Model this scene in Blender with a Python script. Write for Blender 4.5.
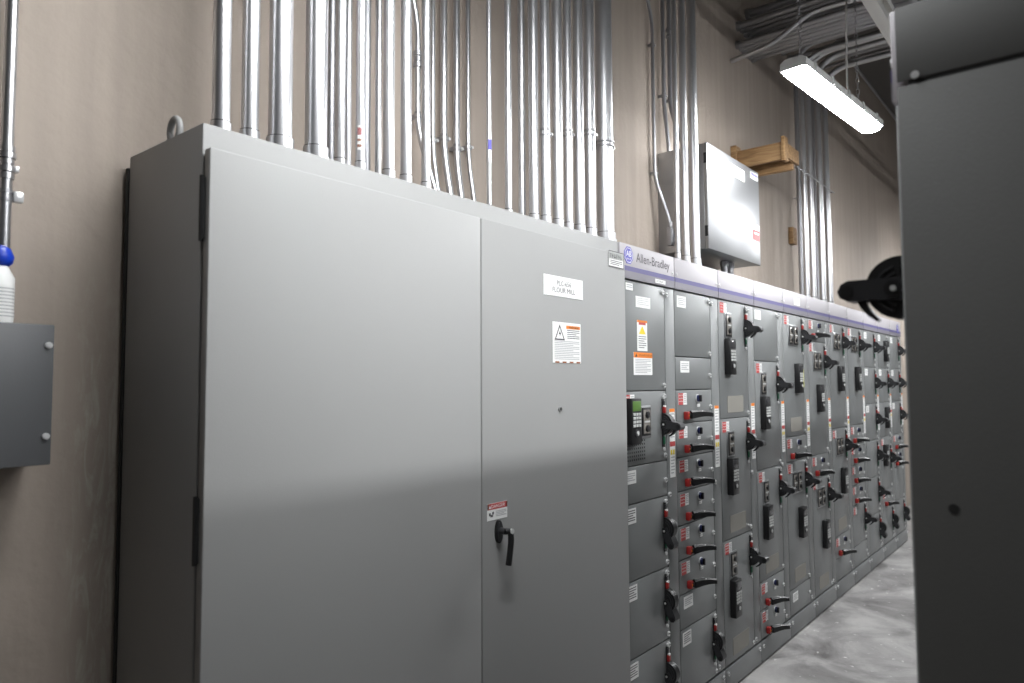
import bpy, bmesh, math, random
from mathutils import Vector, Matrix
random.seed(7)
for o in list(bpy.data.objects): bpy.data.objects.remove(o)
SC = bpy.context.scene
COL = SC.collection

# ------------------------------------------------------------------ camera
FPX, YAW, PIT, ROL = 710.7, .8823, .0583, -.0054
CAM = Vector((-2.609, -1.5556, 1.6215))
_F = Vector((math.sin(YAW)*math.cos(PIT), math.cos(YAW)*math.cos(PIT), math.sin(PIT)))
_R = Vector((math.cos(YAW), -math.sin(YAW), 0)); _U = _R.cross(_F)
_R2 = math.cos(ROL)*_R + math.sin(ROL)*_U; _U2 = -math.sin(ROL)*_R + math.cos(ROL)*_U
cd = bpy.data.cameras.new('camera'); cam = bpy.data.objects.new('camera', cd); COL.objects.link(cam)
cd.sensor_width = 36; cd.lens = FPX/1024*36; cd.clip_start = .02; cd.clip_end = 100
M = Matrix.Identity(4)
for i in range(3):
    M[i][0], M[i][1], M[i][2], M[i][3] = _R2[i], _U2[i], -_F[i], CAM[i]
cam.matrix_world = M; SC.camera = cam
cd.dof.use_dof = True; cd.dof.focus_distance = 2.9; cd.dof.aperture_fstop = 3.2

def ray(x, y): return _F + _R2*((x-512)/FPX) + _U2*((341.5-y)/FPX)
def Q(x, y, Y=0.0):
    d = ray(x, y); return CAM + d*((Y-CAM[1])/d[1])
def QX(x, y, X):
    d = ray(x, y); return CAM + d*((X-CAM[0])/d[0])
def QZ(x, y, Z):
    d = ray(x, y); return CAM + d*((Z-CAM[2])/d[2])
def depth(P): return (P-CAM).dot(_F)
def px(P):
    d = P-CAM; return 512+FPX*d.dot(_R2)/d.dot(_F)

# ------------------------------------------------------------------ world, exposure
w = bpy.data.worlds.new('world'); SC.world = w; w.use_nodes = True
w.node_tree.nodes['Background'].inputs[0].default_value = (.9, .95, 1, 1)
w.node_tree.nodes['Background'].inputs[1].default_value = .02
SC.view_settings.view_transform = 'Standard'; SC.view_settings.look = 'None'
SC.view_settings.gamma = 1; SC.view_settings.use_curve_mapping = False
SC.view_settings.exposure = 0.0
LAMP = 115.0        # brightness of every strip fixture in the room

# ------------------------------------------------------------------ materials
def s2l(c):
    return tuple((v/255/12.92 if v/255 <= .04045 else ((v/255+.055)/1.055)**2.4) for v in c)
def mat(name, rgb, rough=.5, metal=0.0, var=.0, scale=8, bump=0.0, bscale=60, spec=.5, emit=None, stretch=None, rvar=0.0, coat=0.0):
    m = bpy.data.materials.new(name); m.use_nodes = True
    n = m.node_tree.nodes; l = m.node_tree.links; b = n['Principled BSDF']
    c = s2l(rgb)
    b.inputs['Base Color'].default_value = (*c, 1); b.inputs['Roughness'].default_value = rough
    b.inputs['Metallic'].default_value = metal; b.inputs['Specular IOR Level'].default_value = spec
    if coat: b.inputs['Coat Weight'].default_value = coat
    if emit:
        b.inputs['Emission Color'].default_value = (*emit[0], 1); b.inputs['Emission Strength'].default_value = emit[1]
    if var or bump or rvar:
        tc = n.new('ShaderNodeTexCoord'); mp = n.new('ShaderNodeMapping'); l.new(tc.outputs['Object'], mp.inputs[0])
        if stretch: mp.inputs['Scale'].default_value = stretch
    if var or rvar:
        no = n.new('ShaderNodeTexNoise'); no.inputs['Scale'].default_value = scale; no.inputs['Detail'].default_value = 5
        l.new(mp.outputs[0], no.inputs['Vector'])
    if var:
        r = n.new('ShaderNodeMix'); r.data_type = 'RGBA'
        r.inputs[6].default_value = (*[v*(1-var) for v in c], 1); r.inputs[7].default_value = (*[min(1, v*(1+var)) for v in c], 1)
        l.new(no.outputs['Fac'], r.inputs[0]); l.new(r.outputs[2], b.inputs['Base Color'])
    if rvar:
        mr = n.new('ShaderNodeMapRange'); mr.inputs[1].default_value = .3; mr.inputs[2].default_value = .7
        mr.inputs[3].default_value = max(.02, rough-rvar); mr.inputs[4].default_value = rough+rvar
        l.new(no.outputs['Fac'], mr.inputs[0]); l.new(mr.outputs[0], b.inputs['Roughness'])
    if bump:
        nb = n.new('ShaderNodeTexNoise'); nb.inputs['Scale'].default_value = bscale; nb.inputs['Detail'].default_value = 4
        l.new(mp.outputs[0], nb.inputs['Vector'])
        bp = n.new('ShaderNodeBump'); bp.inputs['Strength'].default_value = bump; bp.inputs['Distance'].default_value = .01
        l.new(nb.outputs['Fac'], bp.inputs['Height']); l.new(bp.outputs[0], b.inputs['Normal'])
    return m

def wall_material():
    m = mat('painted_block_wall', (168, 156, 145), .75, var=.10, scale=2.2, bump=.25, bscale=26)
    n = m.node_tree.nodes; l = m.node_tree.links; b = n['Principled BSDF']
    src = b.inputs['Base Color'].links[0].from_socket
    tc = n.new('ShaderNodeTexCoord')
    # vertical brushing
    mp = n.new('ShaderNodeMapping'); mp.inputs['Scale'].default_value = (9, 9, .35); l.new(tc.outputs['Object'], mp.inputs[0])
    no = n.new('ShaderNodeTexNoise'); no.inputs['Scale'].default_value = 2.2; no.inputs['Detail'].default_value = 3; l.new(mp.outputs[0], no.inputs['Vector'])
    mr = n.new('ShaderNodeMapRange'); mr.inputs[1].default_value = .3; mr.inputs[2].default_value = .7; mr.inputs[3].default_value = .93; mr.inputs[4].default_value = 1.05
    l.new(no.outputs['Fac'], mr.inputs[0])
    mu = n.new('ShaderNodeVectorMath'); mu.operation = 'SCALE'; l.new(src, mu.inputs[0]); l.new(mr.outputs[0], mu.inputs['Scale'])
    # pale scuffs where the big enclosure was slid along the wall
    sx = n.new('ShaderNodeSeparateXYZ'); l.new(tc.outputs['Object'], sx.inputs[0])
    a = n.new('ShaderNodeMapRange'); a.inputs[1].default_value = -1.97; a.inputs[2].default_value = -1.90; l.new(sx.outputs['X'], a.inputs[0])
    z = n.new('ShaderNodeMapRange'); z.inputs[1].default_value = 2.0; z.inputs[2].default_value = 1.5; l.new(sx.outputs['Z'], z.inputs[0])
    e = n.new('ShaderNodeMapRange'); e.inputs[1].default_value = -1.70; e.inputs[2].default_value = -1.76; l.new(sx.outputs['X'], e.inputs[0])
    mp2 = n.new('ShaderNodeMapping'); mp2.inputs['Scale'].default_value = (16, 16, 3.0); l.new(tc.outputs['Object'], mp2.inputs[0])
    n2 = n.new('ShaderNodeTexNoise'); n2.inputs['Scale'].default_value = 2.4; n2.inputs['Detail'].default_value = 9; n2.inputs['Roughness'].default_value = .7; n2.inputs['Distortion'].default_value = 1.2
    l.new(mp2.outputs[0], n2.inputs['Vector'])
    r2 = n.new('ShaderNodeMapRange'); r2.inputs[1].default_value = .48; r2.inputs[2].default_value = .68; l.new(n2.outputs['Fac'], r2.inputs[0])
    k = None
    for s in (a, z, e, r2):
        if k is None: k = s.outputs[0]; continue
        q = n.new('ShaderNodeMath'); q.operation = 'MULTIPLY'; l.new(k, q.inputs[0]); l.new(s.outputs[0], q.inputs[1]); k = q.outputs[0]
    q = n.new('ShaderNodeMath'); q.operation = 'MULTIPLY'; l.new(k, q.inputs[0]); q.inputs[1].default_value = .85
    mx = n.new('ShaderNodeMix'); mx.data_type = 'RGBA'; l.new(q.outputs[0], mx.inputs[0]); l.new(mu.outputs[0], mx.inputs[6])
    mx.inputs[7].default_value = (*s2l((186, 184, 172)), 1); l.new(mx.outputs[2], b.inputs['Base Color'])
    return m

def floor_material():
    m = mat('worn_concrete_floor', (150, 147, 144), .42, var=.0, bump=.12, bscale=40, spec=.4)
    n = m.node_tree.nodes; l = m.node_tree.links; b = n['Principled BSDF']
    tc = n.new('ShaderNodeTexCoord')
    a = n.new('ShaderNodeTexNoise'); a.inputs['Scale'].default_value = 2.4; a.inputs['Detail'].default_value = 8; a.inputs['Roughness'].default_value = .62; a.inputs['Distortion'].default_value = .6
    l.new(tc.outputs['Object'], a.inputs['Vector'])
    r = n.new('ShaderNodeValToRGB'); l.new(a.outputs['Fac'], r.inputs[0])
    el = r.color_ramp.elements
    el[0].position = .32; el[0].color = (*s2l((100, 98, 97)), 1); el[1].position = .66; el[1].color = (*s2l((172, 170, 168)), 1)
    k = el.new(.48); k.color = (*s2l((137, 135, 134)), 1)
    s = n.new('ShaderNodeTexNoise'); s.inputs['Scale'].default_value = 19; s.inputs['Detail'].default_value = 6; l.new(tc.outputs['Object'], s.inputs['Vector'])
    sr = n.new('ShaderNodeMapRange'); sr.inputs[1].default_value = .66; sr.inputs[2].default_value = .74; l.new(s.outputs['Fac'], sr.inputs[0])
    mx = n.new('ShaderNodeMix'); mx.data_type = 'RGBA'; l.new(sr.outputs[0], mx.inputs[0]); l.new(r.outputs[0], mx.inputs[6])
    mx.inputs[7].default_value = (*s2l((215, 214, 212)), 1); l.new(mx.outputs[2], b.inputs['Base Color'])
    rr = n.new('ShaderNodeMapRange'); rr.inputs[3].default_value = .3; rr.inputs[4].default_value = .6; l.new(a.outputs['Fac'], rr.inputs[0]); l.new(rr.outputs[0], b.inputs['Roughness'])
    return m

def wood_material():
    m = mat('pine_lumber', (196, 160, 112), .65, bump=.15, bscale=80, stretch=(14, 1.2, 14))
    n = m.node_tree.nodes; l = m.node_tree.links; b = n['Principled BSDF']
    tc = n.new('ShaderNodeTexCoord'); mp = n.new('ShaderNodeMapping'); mp.inputs['Scale'].default_value = (22, 1.5, 22); l.new(tc.outputs['Object'], mp.inputs[0])
    no = n.new('ShaderNodeTexNoise'); no.inputs['Scale'].default_value = 3; no.inputs['Detail'].default_value = 5; no.inputs['Distortion'].default_value = .8; l.new(mp.outputs[0], no.inputs['Vector'])
    r = n.new('ShaderNodeValToRGB'); l.new(no.outputs['Fac'], r.inputs[0])
    r.color_ramp.elements[0].position = .3; r.color_ramp.elements[0].color = (*s2l((118, 86, 54)), 1)
    r.color_ramp.elements[1].position = .65; r.color_ramp.elements[1].color = (*s2l((176, 142, 100)), 1)
    l.new(r.outputs[0], b.inputs['Base Color'])
    return m

MT = dict(
    wall=wall_material(), floor=floor_material(), wood=wood_material(),
    grey_wall=mat('grey_painted_wall', (122, 120, 118), .8, var=.06, scale=2),
    ceiling=mat('ceiling_deck', (96, 93, 90), .8, var=.1, scale=3),
    cab=mat('enclosure_grey_paint', (145, 145, 144), .50, spec=.26, var=.02, scale=3, bump=.035, bscale=220, rvar=.04),
    mcc=mat('control_centre_grey_paint', (120, 122, 122), .36, var=.03, scale=4, bump=.03, bscale=220, rvar=.05),
    frame=mat('section_frame_grey', (104, 107, 106), .45),
    dark=mat('dark_gap', (34, 34, 34), .7),
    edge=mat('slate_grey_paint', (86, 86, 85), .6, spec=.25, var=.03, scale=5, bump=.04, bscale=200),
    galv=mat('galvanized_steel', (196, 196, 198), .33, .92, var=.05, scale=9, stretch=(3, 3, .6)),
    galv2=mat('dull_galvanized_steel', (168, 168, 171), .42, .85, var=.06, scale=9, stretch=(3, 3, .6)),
    steel=mat('brushed_steel', (176, 177, 179), .36, .92),
    chrome=mat('bright_fastener', (216, 216, 216), .3, .4),
    white=mat('white_label', (232, 232, 230), .5), offwhite=mat('nameplate_white', (173, 169, 173), .45),
    plate=mat('beige_grey_plate', (134, 131, 124), .55),
    purple=mat('purple_stripe', (88, 83, 130), .45), lilac=mat('lilac_grey_band', (122, 119, 127), .45),
    logo=mat('logo_violet', (88, 84, 176), .4), print=mat('grey_print', (84, 80, 84), .6), ink=mat('black_print', (38, 36, 40), .6),
    softprint=mat('pale_grey_print', (176, 176, 178), .6),
    black=mat('black_plastic', (22, 22, 23), .38, bump=.02, bscale=150), satin=mat('satin_black', (44, 44, 46), .34),
    red=mat('red_marker', (146, 36, 34), .4), redlabel=mat('red_label', (186, 74, 74), .5), green=mat('green_marker', (26, 84, 58), .45),
    orange=mat('orange_header', (226, 128, 40), .5), brown=mat('brown_header', (150, 84, 36), .5), yellow=mat('yellow_sign', (232, 208, 40), .5),
    paleyellow=mat('pale_yellow_tag', (214, 214, 120), .5),
    blue=mat('dark_blue_knob', (26, 33, 76), .35), cap=mat('blue_cap', (22, 62, 186), .35), bottle=mat('white_bottle', (232, 232, 230), .35),
    key=mat('keypad_grey', (176, 177, 175), .5), screen=mat('keypad_screen', (88, 122, 60), .3),
    cover=mat('painted_reflection_cover', (128, 124, 118), .15, var=.35, scale=30, spec=.8),  # opaque mottled grey, with a clear cover's reflections put into the colour
    glass=mat('smoked_cover', (58, 58, 60), .14, spec=.8),
    box=mat('blue_grey_paint', (86, 87, 89), .45, var=.03, scale=6, bump=.03, bscale=200),
    lampbody=mat('lamp_housing', (196, 196, 194), .5), joist=mat('white_painted_steel', (214, 213, 210), .5),
    diffuser=mat('lit_diffuser', (250, 250, 250), .5, emit=((.965, .985, 1.0), LAMP)),
)

# ------------------------------------------------------------------ geometry helpers
class MB:
    def __init__(s): s.v = []; s.f = []; s.m = []; s.sm = []; s.mats = []
    def mi(s, m):
        if m not in s.mats: s.mats.append(m)
        return s.mats.index(m)
    def add(s, vs, fs, m, smooth=False):
        b = len(s.v); s.v += [tuple(v) for v in vs]; k = s.mi(m)
        for f in fs: s.f.append([b+i for i in f]); s.m.append(k); s.sm.append(smooth)
        return s
    def box(s, a, b, m, ch=0.0):
        (x0, y0, z0), (x1, y1, z1) = a, b
        if ch <= 0:
            vs = [(x, y, z) for z in (z0, z1) for y in (y0, y1) for x in (x0, x1)]
            return s.add(vs, [(0, 2, 3, 1), (4, 5, 7, 6), (0, 1, 5, 4), (2, 6, 7, 3), (0, 4, 6, 2), (1, 3, 7, 5)], m)
        bm = bmesh.new(); bmesh.ops.create_cube(bm, size=1)
        for v in bm.verts:
            v.co = Vector(((x0+x1)/2+v.co.x*(x1-x0), (y0+y1)/2+v.co.y*(y1-y0), (z0+z1)/2+v.co.z*(z1-z0)))
        bmesh.ops.bevel(bm, geom=bm.edges[:], offset=ch, segments=2, profile=.5, affect='EDGES')
        bm.verts.index_update()
        s.add([v.co.copy() for v in bm.verts], [[v.index for v in f.verts] for f in bm.faces], m)
        bm.free(); return s
    def tube(s, pts, r, m, n=16, caps=True):
        pts = [Vector(p) for p in pts]; rs = r if isinstance(r, (list, tuple)) else [r]*len(pts)
        t = (pts[1]-pts[0]).normalized(); up = Vector((0, 0, 1)) if abs(t.z) < .9 else Vector((1, 0, 0))
        u = t.cross(up).normalized(); vs = []; fs = []
        for i, p in enumerate(pts):
            if i == 0: t = pts[1]-p
            elif i == len(pts)-1: t = p-pts[i-1]
            else: t = (pts[i+1]-p).normalized()+(p-pts[i-1]).normalized()
            t.normalize(); u = (u-t*u.dot(t)).normalized(); w_ = t.cross(u)
            for k in range(n):
                a = 2*math.pi*k/n; vs.append(p+(u*math.cos(a)+w_*math.sin(a))*rs[i])
        for i in range(len(pts)-1):
            for k in range(n):
                fs.append((i*n+k, i*n+(k+1) % n, (i+1)*n+(k+1) % n, (i+1)*n+k))
        s.add(vs, fs, m, True)
        if caps:
            b = (len(pts)-1)*n
            s.add(vs[:n], [tuple(range(n))[::-1]], m); s.add(vs[b:], [tuple(range(n))], m)
        return s
    def prism(s, poly, a, b, axis, m, smooth=False):
        """poly in the two other axes (cyclic order), extruded from a to b along axis"""
        def P(p, t): return (t, p[0], p[1]) if axis == 'x' else ((p[0], t, p[1]) if axis == 'y' else (p[0], p[1], t))
        n = len(poly); vs = [P(p, a) for p in poly]+[P(p, b) for p in poly]
        s.add(vs, [tuple(range(n))[::-1], tuple(range(n, 2*n))], m)
        s.add(vs, [(i, (i+1) % n, n+(i+1) % n, n+i) for i in range(n)], m, smooth)
        return s
    def disc(s, c, r, h, axis, m, n=16):
        c = Vector(c); d = Vector({'x': (1, 0, 0), 'y': (0, 1, 0), 'z': (0, 0, 1)}[axis])
        return s.tube([c, c+d*h], r, m, n)
    def text(s, txt, cx, cz, y, height, m, width=None, align='C'):
        vs, fs, (x0, x1, z0, z1) = text_geom(txt)
        k = height/(z1-z0); kx = (width/(x1-x0)) if width else k
        ox = {'C': cx-(x0+x1)/2*kx, 'L': cx-x0*kx}[align]
        s.add([(ox+a*kx, y, cz+(b-(z0+z1)/2)*k) for a, b in vs], fs, m); return s
    def mesh(s, name):
        me = bpy.data.meshes.new(name); me.from_pydata(s.v, [], s.f)
        for m in s.mats: me.materials.append(MT[m])
        me.polygons.foreach_set('material_index', s.m); me.polygons.foreach_set('use_smooth', s.sm)
        bm = bmesh.new(); bm.from_mesh(me); bmesh.ops.remove_doubles(bm, verts=bm.verts, dist=1e-6)
        bmesh.ops.recalc_face_normals(bm, faces=bm.faces); bm.to_mesh(me); bm.free(); me.set_sharp_from_angle(angle=math.radians(38)); me.update(); return me
    def build(s, name, parent=None, loc=(0, 0, 0)): return put(name, s.mesh(name), parent, loc)

_TX = {}
def text_geom(t):
    if t not in _TX:
        cu = bpy.data.curves.new('t', 'FONT'); cu.body = t; cu.size = 1; cu.resolution_u = 3
        o = bpy.data.objects.new('t', cu); COL.objects.link(o)
        dg = bpy.context.evaluated_depsgraph_get(); me = bpy.data.meshes.new_from_object(o.evaluated_get(dg))
        vs = [(v.co.x, v.co.y) for v in me.vertices]; fs = [list(p.vertices) for p in me.polygons]
        bpy.data.objects.remove(o); bpy.data.curves.remove(cu); bpy.data.meshes.remove(me)
        xs = [v[0] for v in vs]; zs = [v[1] for v in vs]
        _TX[t] = (vs, fs, (min(xs), max(xs), min(zs), max(zs)))
    return _TX[t]

def put(name, me, parent=None, loc=(0, 0, 0), rot=None):
    o = bpy.data.objects.new(name, me); COL.objects.link(o); o.location = loc
    if rot: o.rotation_euler = rot
    if parent: o.parent = parent
    return o
def tag(o, label, cat, group=None):
    o['label'] = label; o['category'] = cat
    if group: o['group'] = group
    return o
def thing(name, label, cat, loc=(0, 0, 0), group=None, rz=0):
    o = bpy.data.objects.new(name, None); COL.objects.link(o); o.location = loc; o.rotation_euler = (0, 0, rz)
    o.empty_display_size = .1
    return tag(o, label, cat, group)
def struct(name, mb): o = mb.build(name); o['kind'] = 'structure'; return o
def bez(pts, r=.06, n=6):
    """polyline with its corners rounded to radius r"""
    pts = [Vector(p) for p in pts]; out = [pts[0]]
    for i in range(1, len(pts)-1):
        a, b, c = pts[i-1], pts[i], pts[i+1]
        d1 = (a-b); d2 = (c-b); k = min(r, d1.length*.48, d2.length*.48)
        p, q = b+d1.normalized()*k, b+d2.normalized()*k
        for j in range(n+1):
            t = j/n; out.append(p*(1-t)**2+b*2*t*(1-t)+q*t*t)
    out.append(pts[-1]); return out

# ------------------------------------------------------------------ dimensions of the place
W, H, D = .508, 2.2211, .389
YW, ZC = .42, 5.2                 # back wall plane, ceiling height
XL, XR, YR = -11.0, 10.5, -12.0
UZ0, UU = .136, .1608             # bottom of the unit stack, one space factor

# ------------------------------------------------------------------ setting
struct('floor', MB().box((XL, YR, -.1), (XR, YW, 0), 'floor'))
struct('wall_back', MB().box((XL, YW, 0), (XR, YW+.2, ZC), 'wall'))
struct('wall_left', MB().box((XL-.2, YR, 0), (XL, YW, ZC), 'grey_wall'))
struct('wall_right', MB().box((XR, YR, 0), (XR+.2, YW, ZC), 'grey_wall'))
struct('wall_front', MB().box((XL, YR-.2, 0), (XR, YR, ZC), 'grey_wall'))
struct('ceiling', MB().box((XL, YR, ZC), (XR, YW, ZC+.1), 'ceiling'))

# ------------------------------------------------------------------ strip light fixtures
def lamp_meshes(L=1.2):
    h = L/2
    prof = [(-.058, .034), (-.066, .028), (-.066, -.012), (.066, -.012), (.066, .028), (.058, .034), (.04, .045), (-.04, .045)]
    ho = MB().prism(prof, -h, h, 'x', 'lampbody').mesh('lamp_housing')
    dp = [(-.062, -.012)] + [(-.060*math.cos(a), -.018-.021*math.sin(a)) for a in [math.pi*k/10 for k in range(11)]] + [(.062, -.012)]
    d = MB(); n = len(dp); vs = []
    for x, k in ((-h, .82), (-h+.02, .96), (-h+.05, 1), (h-.05, 1), (h-.02, .96), (h, .82)):
        vs += [(x, y*k, -.012+(z+.012)*k) for y, z in dp]
    fs = [(i*n+j, i*n+(j+1) % n, (i+1)*n+(j+1) % n, (i+1)*n+j) for i in range(5) for j in range(n)]
    d.add(vs, fs, 'diffuser', True); d.add(vs[:n], [tuple(range(n))], 'diffuser'); d.add(vs[-n:], [tuple(range(n))], 'diffuser')
    di = d.mesh('lamp_diffuser')
    cl = MB().box((-.012, -.006, -.022), (.012, .004, .022), 'lampbody', .002).box((-.008, -.009, -.016), (.008, -.004, -.004), 'chrome').mesh('clip')
    ln = MB()
    for k in range(int((ZC-3.2)/.034)):
        c = Vector((0, 0, k*.034+.012)); r = []
        for j in range(9):
            a = 2*math.pi*j/8; q = Vector((math.cos(a)*.009, 0, math.sin(a)*.021))
            if k % 2: q = Vector((0, q.x, q.z))
            r.append(c+q)
        ln.tube(r, .0022, 'galv2', 5, False)
    return ho, di, cl, ln.mesh('chain')
LM = lamp_meshes()
LCORD = MB().tube(bez([(0, 0, 0), (.0, 0, .28), (.10, .02, .75), (.06, 0, 1.3), (.12, 0, 2.0)], .3), .006, 'lampbody', 8).mesh('power_cord')
def lamp(loc, rz, label, cord=True):
    t = thing('strip_light', label, 'light fixture', loc, 'strip lights hung on chains', rz)
    put('housing', LM[0], t); put('diffuser', LM[1], t)
    for i in range(5):
        for s in (-1, 1):
            put('clip', LM[2], t, (-.48+i*.24, s*.066, .014), (0, 0, 0 if s < 0 else math.pi))
    for x in (-.50, .36): put('chain', LM[3], t, (x, 0, .04))
    if cord: put('power_cord', LCORD, t, (.24, .02, .04))
    return t
lamp((1.573, -.487, 3.2), math.radians(-4.5), 'lit white strip light hanging on chains above the aisle')
ROW1 = [(-1.35, -.72, 3.2), (4.5, -1.0, 3.2), (7.6, -.55, 3.2)]
ROW2 = [(-.95, -2.75, 3.2), (.45, -2.75, 3.2), (1.75, -2.75, 3.2), (4.75, -2.85, 3.2), (7.6, -2.85, 3.2)]
NAMES = ['strip light above the big grey enclosure', 'strip light hidden behind the dark cabinet, farther down the aisle', 'farthest strip light at the end of the aisle',
         'strip light over the next aisle, behind the dark cabinet', 'second strip light over the next aisle', 'third strip light over the next aisle', 'fourth strip light over the next aisle', 'fifth strip light over the next aisle']
for p, nme in zip(ROW1+ROW2, NAMES): lamp(p, 0, nme, False)

# ------------------------------------------------------------------ small shared parts
def card(mb, x0, x1, z0, z1, y, rects, base='white', t=.0012):
    """flat label: base plate and printed rectangles (u0,v0,u1,v1,mat), v from the top"""
    mb.box((x0, y-t, z0), (x1, y, z1), base)
    for (u0, v0, u1, v1, m) in rects:
        a, b = x0+(x1-x0)*u0, x0+(x1-x0)*u1; c, d = z1-(z1-z0)*v1, z1-(z1-z0)*v0
        mb.add([(a, y-t-.0004, c), (b, y-t-.0004, c), (b, y-t-.0004, d), (a, y-t-.0004, d)], [(0, 1, 2, 3)], m)
    return mb
def lines(u0, u1, v0, v1, n, m='softprint', fill=.5):
    r = []; h = (v1-v0)/n
    for i in range(n): r.append((u0, v0+i*h, u1-(.25*(u1-u0) if i % 3 == 2 else 0), v0+i*h+h*fill, m))
    return r

def mesh_fastener(m):
    b = MB(); b.disc((0, 0, 0), .0115, -.006, 'y', m, 12); b.box((-.008, -.0072, -.0015), (.008, -.0058, .0015), 'dark'); return b.mesh('fastener')
FAST = mesh_fastener('chrome')
RLAB = card(MB(), -.045, .045, -.028, .028, 0, [(0, 0, .56, 1, 'redlabel'), (.05, .12, .5, .24, 'white'), (.05, .4, .5, .5, 'white'), (.05, .66, .5, .76, 'white')]+lines(.62, .95, .12, .9, 5)).mesh('danger_label')
WLAB = card(MB(), -.048, .048, -.028, .028, 0, lines(.1, .9, .18, .85, 4)).mesh('white_label')
GLAB = card(MB(), -.045, .045, -.032, .032, 0, lines(.12, .9, .12, .9, 5, 'print', .4)).mesh('grey_label')
PLATE = card(MB(), -.11, .11, -.045, .045, 0, [], 'plate', .0015).mesh('blank_plate')
YTAG = card(MB(), -.035, .035, -.06, .06, 0, lines(.1, .9, .1, .9, 6, 'softprint', .3), 'paleyellow').mesh('yellow_tag')
TALL = card(MB(), -.026, .026, -.16, .16, 0, [(0, 0, 1, .05, 'orange'), (0, .48, 1, .55, 'redlabel'), (.1, .60, .42, .67, 'yellow'), (.55, .60, .88, .67, 'yellow')]+lines(.12, .88, .07, .45, 8, 'softprint', .4)+lines(.12, .88, .70, .97, 6, 'softprint', .4)).mesh('warning_strip')

def rot_poly(a, pts, c=(0, 0)):
    ca, sa = math.cos(a), math.sin(a)
    return [(c[0]+(p[0]-c[0])*ca-(p[1]-c[1])*sa, c[1]+(p[0]-c[0])*sa+(p[1]-c[1])*ca) for p in pts]
def handle_mesh(ang):
    """flange operating handle in the y-z plane, pivot on the door face; ang tips the lever downward"""
    b = MB(); R = .050
    disc = [(-.002-R*math.cos(a), R*math.sin(a)) for a in [-math.pi/2+math.pi*k/14 for k in range(15)]]
    b.prism(disc, -.017, .017, 'x', 'black', True)
    for k in (-1, 1):                                        # ribs on both cheeks
        for r in (.040, .030):
            arc = [(-.002-r*math.cos(a), r*math.sin(a)) for a in [-1.3+2.6*j/8 for j in range(9)]]
            arc += [(-.002-(r-.004)*math.cos(a), (r-.004)*math.sin(a)) for a in [1.3-2.6*j/8 for j in range(9)]]
            b.prism(arc, k*.017, k*.0195, 'x', 'satin')
    lev = [(.0, .019), (-.050, .017), (-.082, .016), (-.093, .010), (-.098, -.002), (-.094, -.013), (-.082, -.019), (-.045, -.017), (.0, -.019)]
    b.prism(rot_poly(ang, lev), -.022, .022, 'x', 'satin')
    b.disc((-.023, *rot_poly(ang, [(-.083, -.002)])[0]), .010, .046, 'x', 'black', 14)
    b.disc((-.024, *rot_poly(ang, [(-.012, .0)])[0]), .014, .048, 'x', 'black', 14)
    b.disc((-.0255, *rot_poly(ang, [(-.012, .0)])[0]), .005, .051, 'x', 'key', 10)
    hook = [(-.072, -.014), (-.064, -.030), (-.052, -.044), (-.038, -.053), (-.035, -.049), (-.046, -.038), (-.054, -.026), (-.057, -.013)]
    b.prism(rot_poly(ang, hook), -.008, .008, 'x', 'black')
    return b.mesh('operating_handle')
HOUT, HDOWN = handle_mesh(math.radians(6)), handle_mesh(math.radians(62))
SLOT = MB().box((-.011, -.004, -.105), (.011, 0, .115), 'black', .001).box((-.006, -.009, .085), (.006, -.003, .105), 'satin').disc((0, -.003, .122), .008, -.006, 'y', 'chrome', 10).disc((0, -.003, -.115), .008, -.006, 'y', 'chrome', 10).mesh('handle_slot')
RFLAG = MB().box((-.009, -.012, -.015), (.009, 0, .015), 'red', .003).box((-.007, -.012, .012), (.007, -.004, .020), 'white').mesh('on_marker')
GFLAG = MB().box((-.007, -.007, -.017), (.007, 0, .017), 'green', .002).mesh('off_marker')
def edge_handle():
    HOUT = handle_mesh(math.radians(-2))
    b = MB(); b.v = [tuple(v.co) for v in HOUT.vertices]; b.f = [list(p.vertices) for p in HOUT.polygons]
    b.m = [p.material_index for p in HOUT.polygons]; b.sm = [p.use_smooth for p in HOUT.polygons]; b.mats = ['black', 'satin', 'key']
    b.mats = [m.name for m in HOUT.materials]; inv = {v.name: k for k, v in MT.items()}; b.mats = [inv[m] for m in b.mats]
    b.disc((-.016, -.004, .003), .051, .032, 'x', 'black', 32); b.box((-.016, .0, -.03), (.016, .006, .03), 'black', .002); return b.mesh('operating_handle')
HEDGE = edge_handle()
def hor_mesh():
    b = MB(); n = 8; pts = []
    for i in range(n+1):
        t = i/n; pts.append(((.0+.108*t), -.022-.064*t**.9, .006*math.sin(t*3.1), .020*(1-.55*t)+.004, .013*(1-.35*t)))
    vs = []
    for x, y, z, hz, hy in pts:
        vs += [(x-hy*.55, y-hy, z-hz*.7), (x+hy*.55, y+hy, z-hz*.7), (x+hy*.55, y+hy, z+hz*.6), (x, y, z+hz), (x-hy*.55, y-hy, z+hz*.6)]
    fs = [(i*5+j, i*5+(j+1) % 5, (i+1)*5+(j+1) % 5, (i+1)*5+j) for i in range(n) for j in range(5)]+[(0, 1, 2, 3, 4), tuple(n*5+j for j in (4, 3, 2, 1, 0))]
    b.add(vs, fs, 'black'); b.box((-.02, -.030, -.010), (.035, 0, .010), 'black', .003)
    b.box((.045, -.064, .010), (.062, -.038, .022), 'key', .003)
    return b.mesh('lever_handle')
HHOR = hor_mesh()
HCAP = MB().box((-.034, -.024, -.019), (-.006, 0, .019), 'red', .005).box((-.024, -.0255, -.005), (-.014, -.023, .005), 'orange').mesh('red_cap')
PIL = MB().disc((0, 0, 0), .021, -.004, 'y', 'chrome', 18).disc((0, -.004, 0), .017, -.008, 'y', 'blue', 18).box((-.005, -.024, -.016), (.005, -.010, .016), 'ink', .002).mesh('selector_knob')
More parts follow.
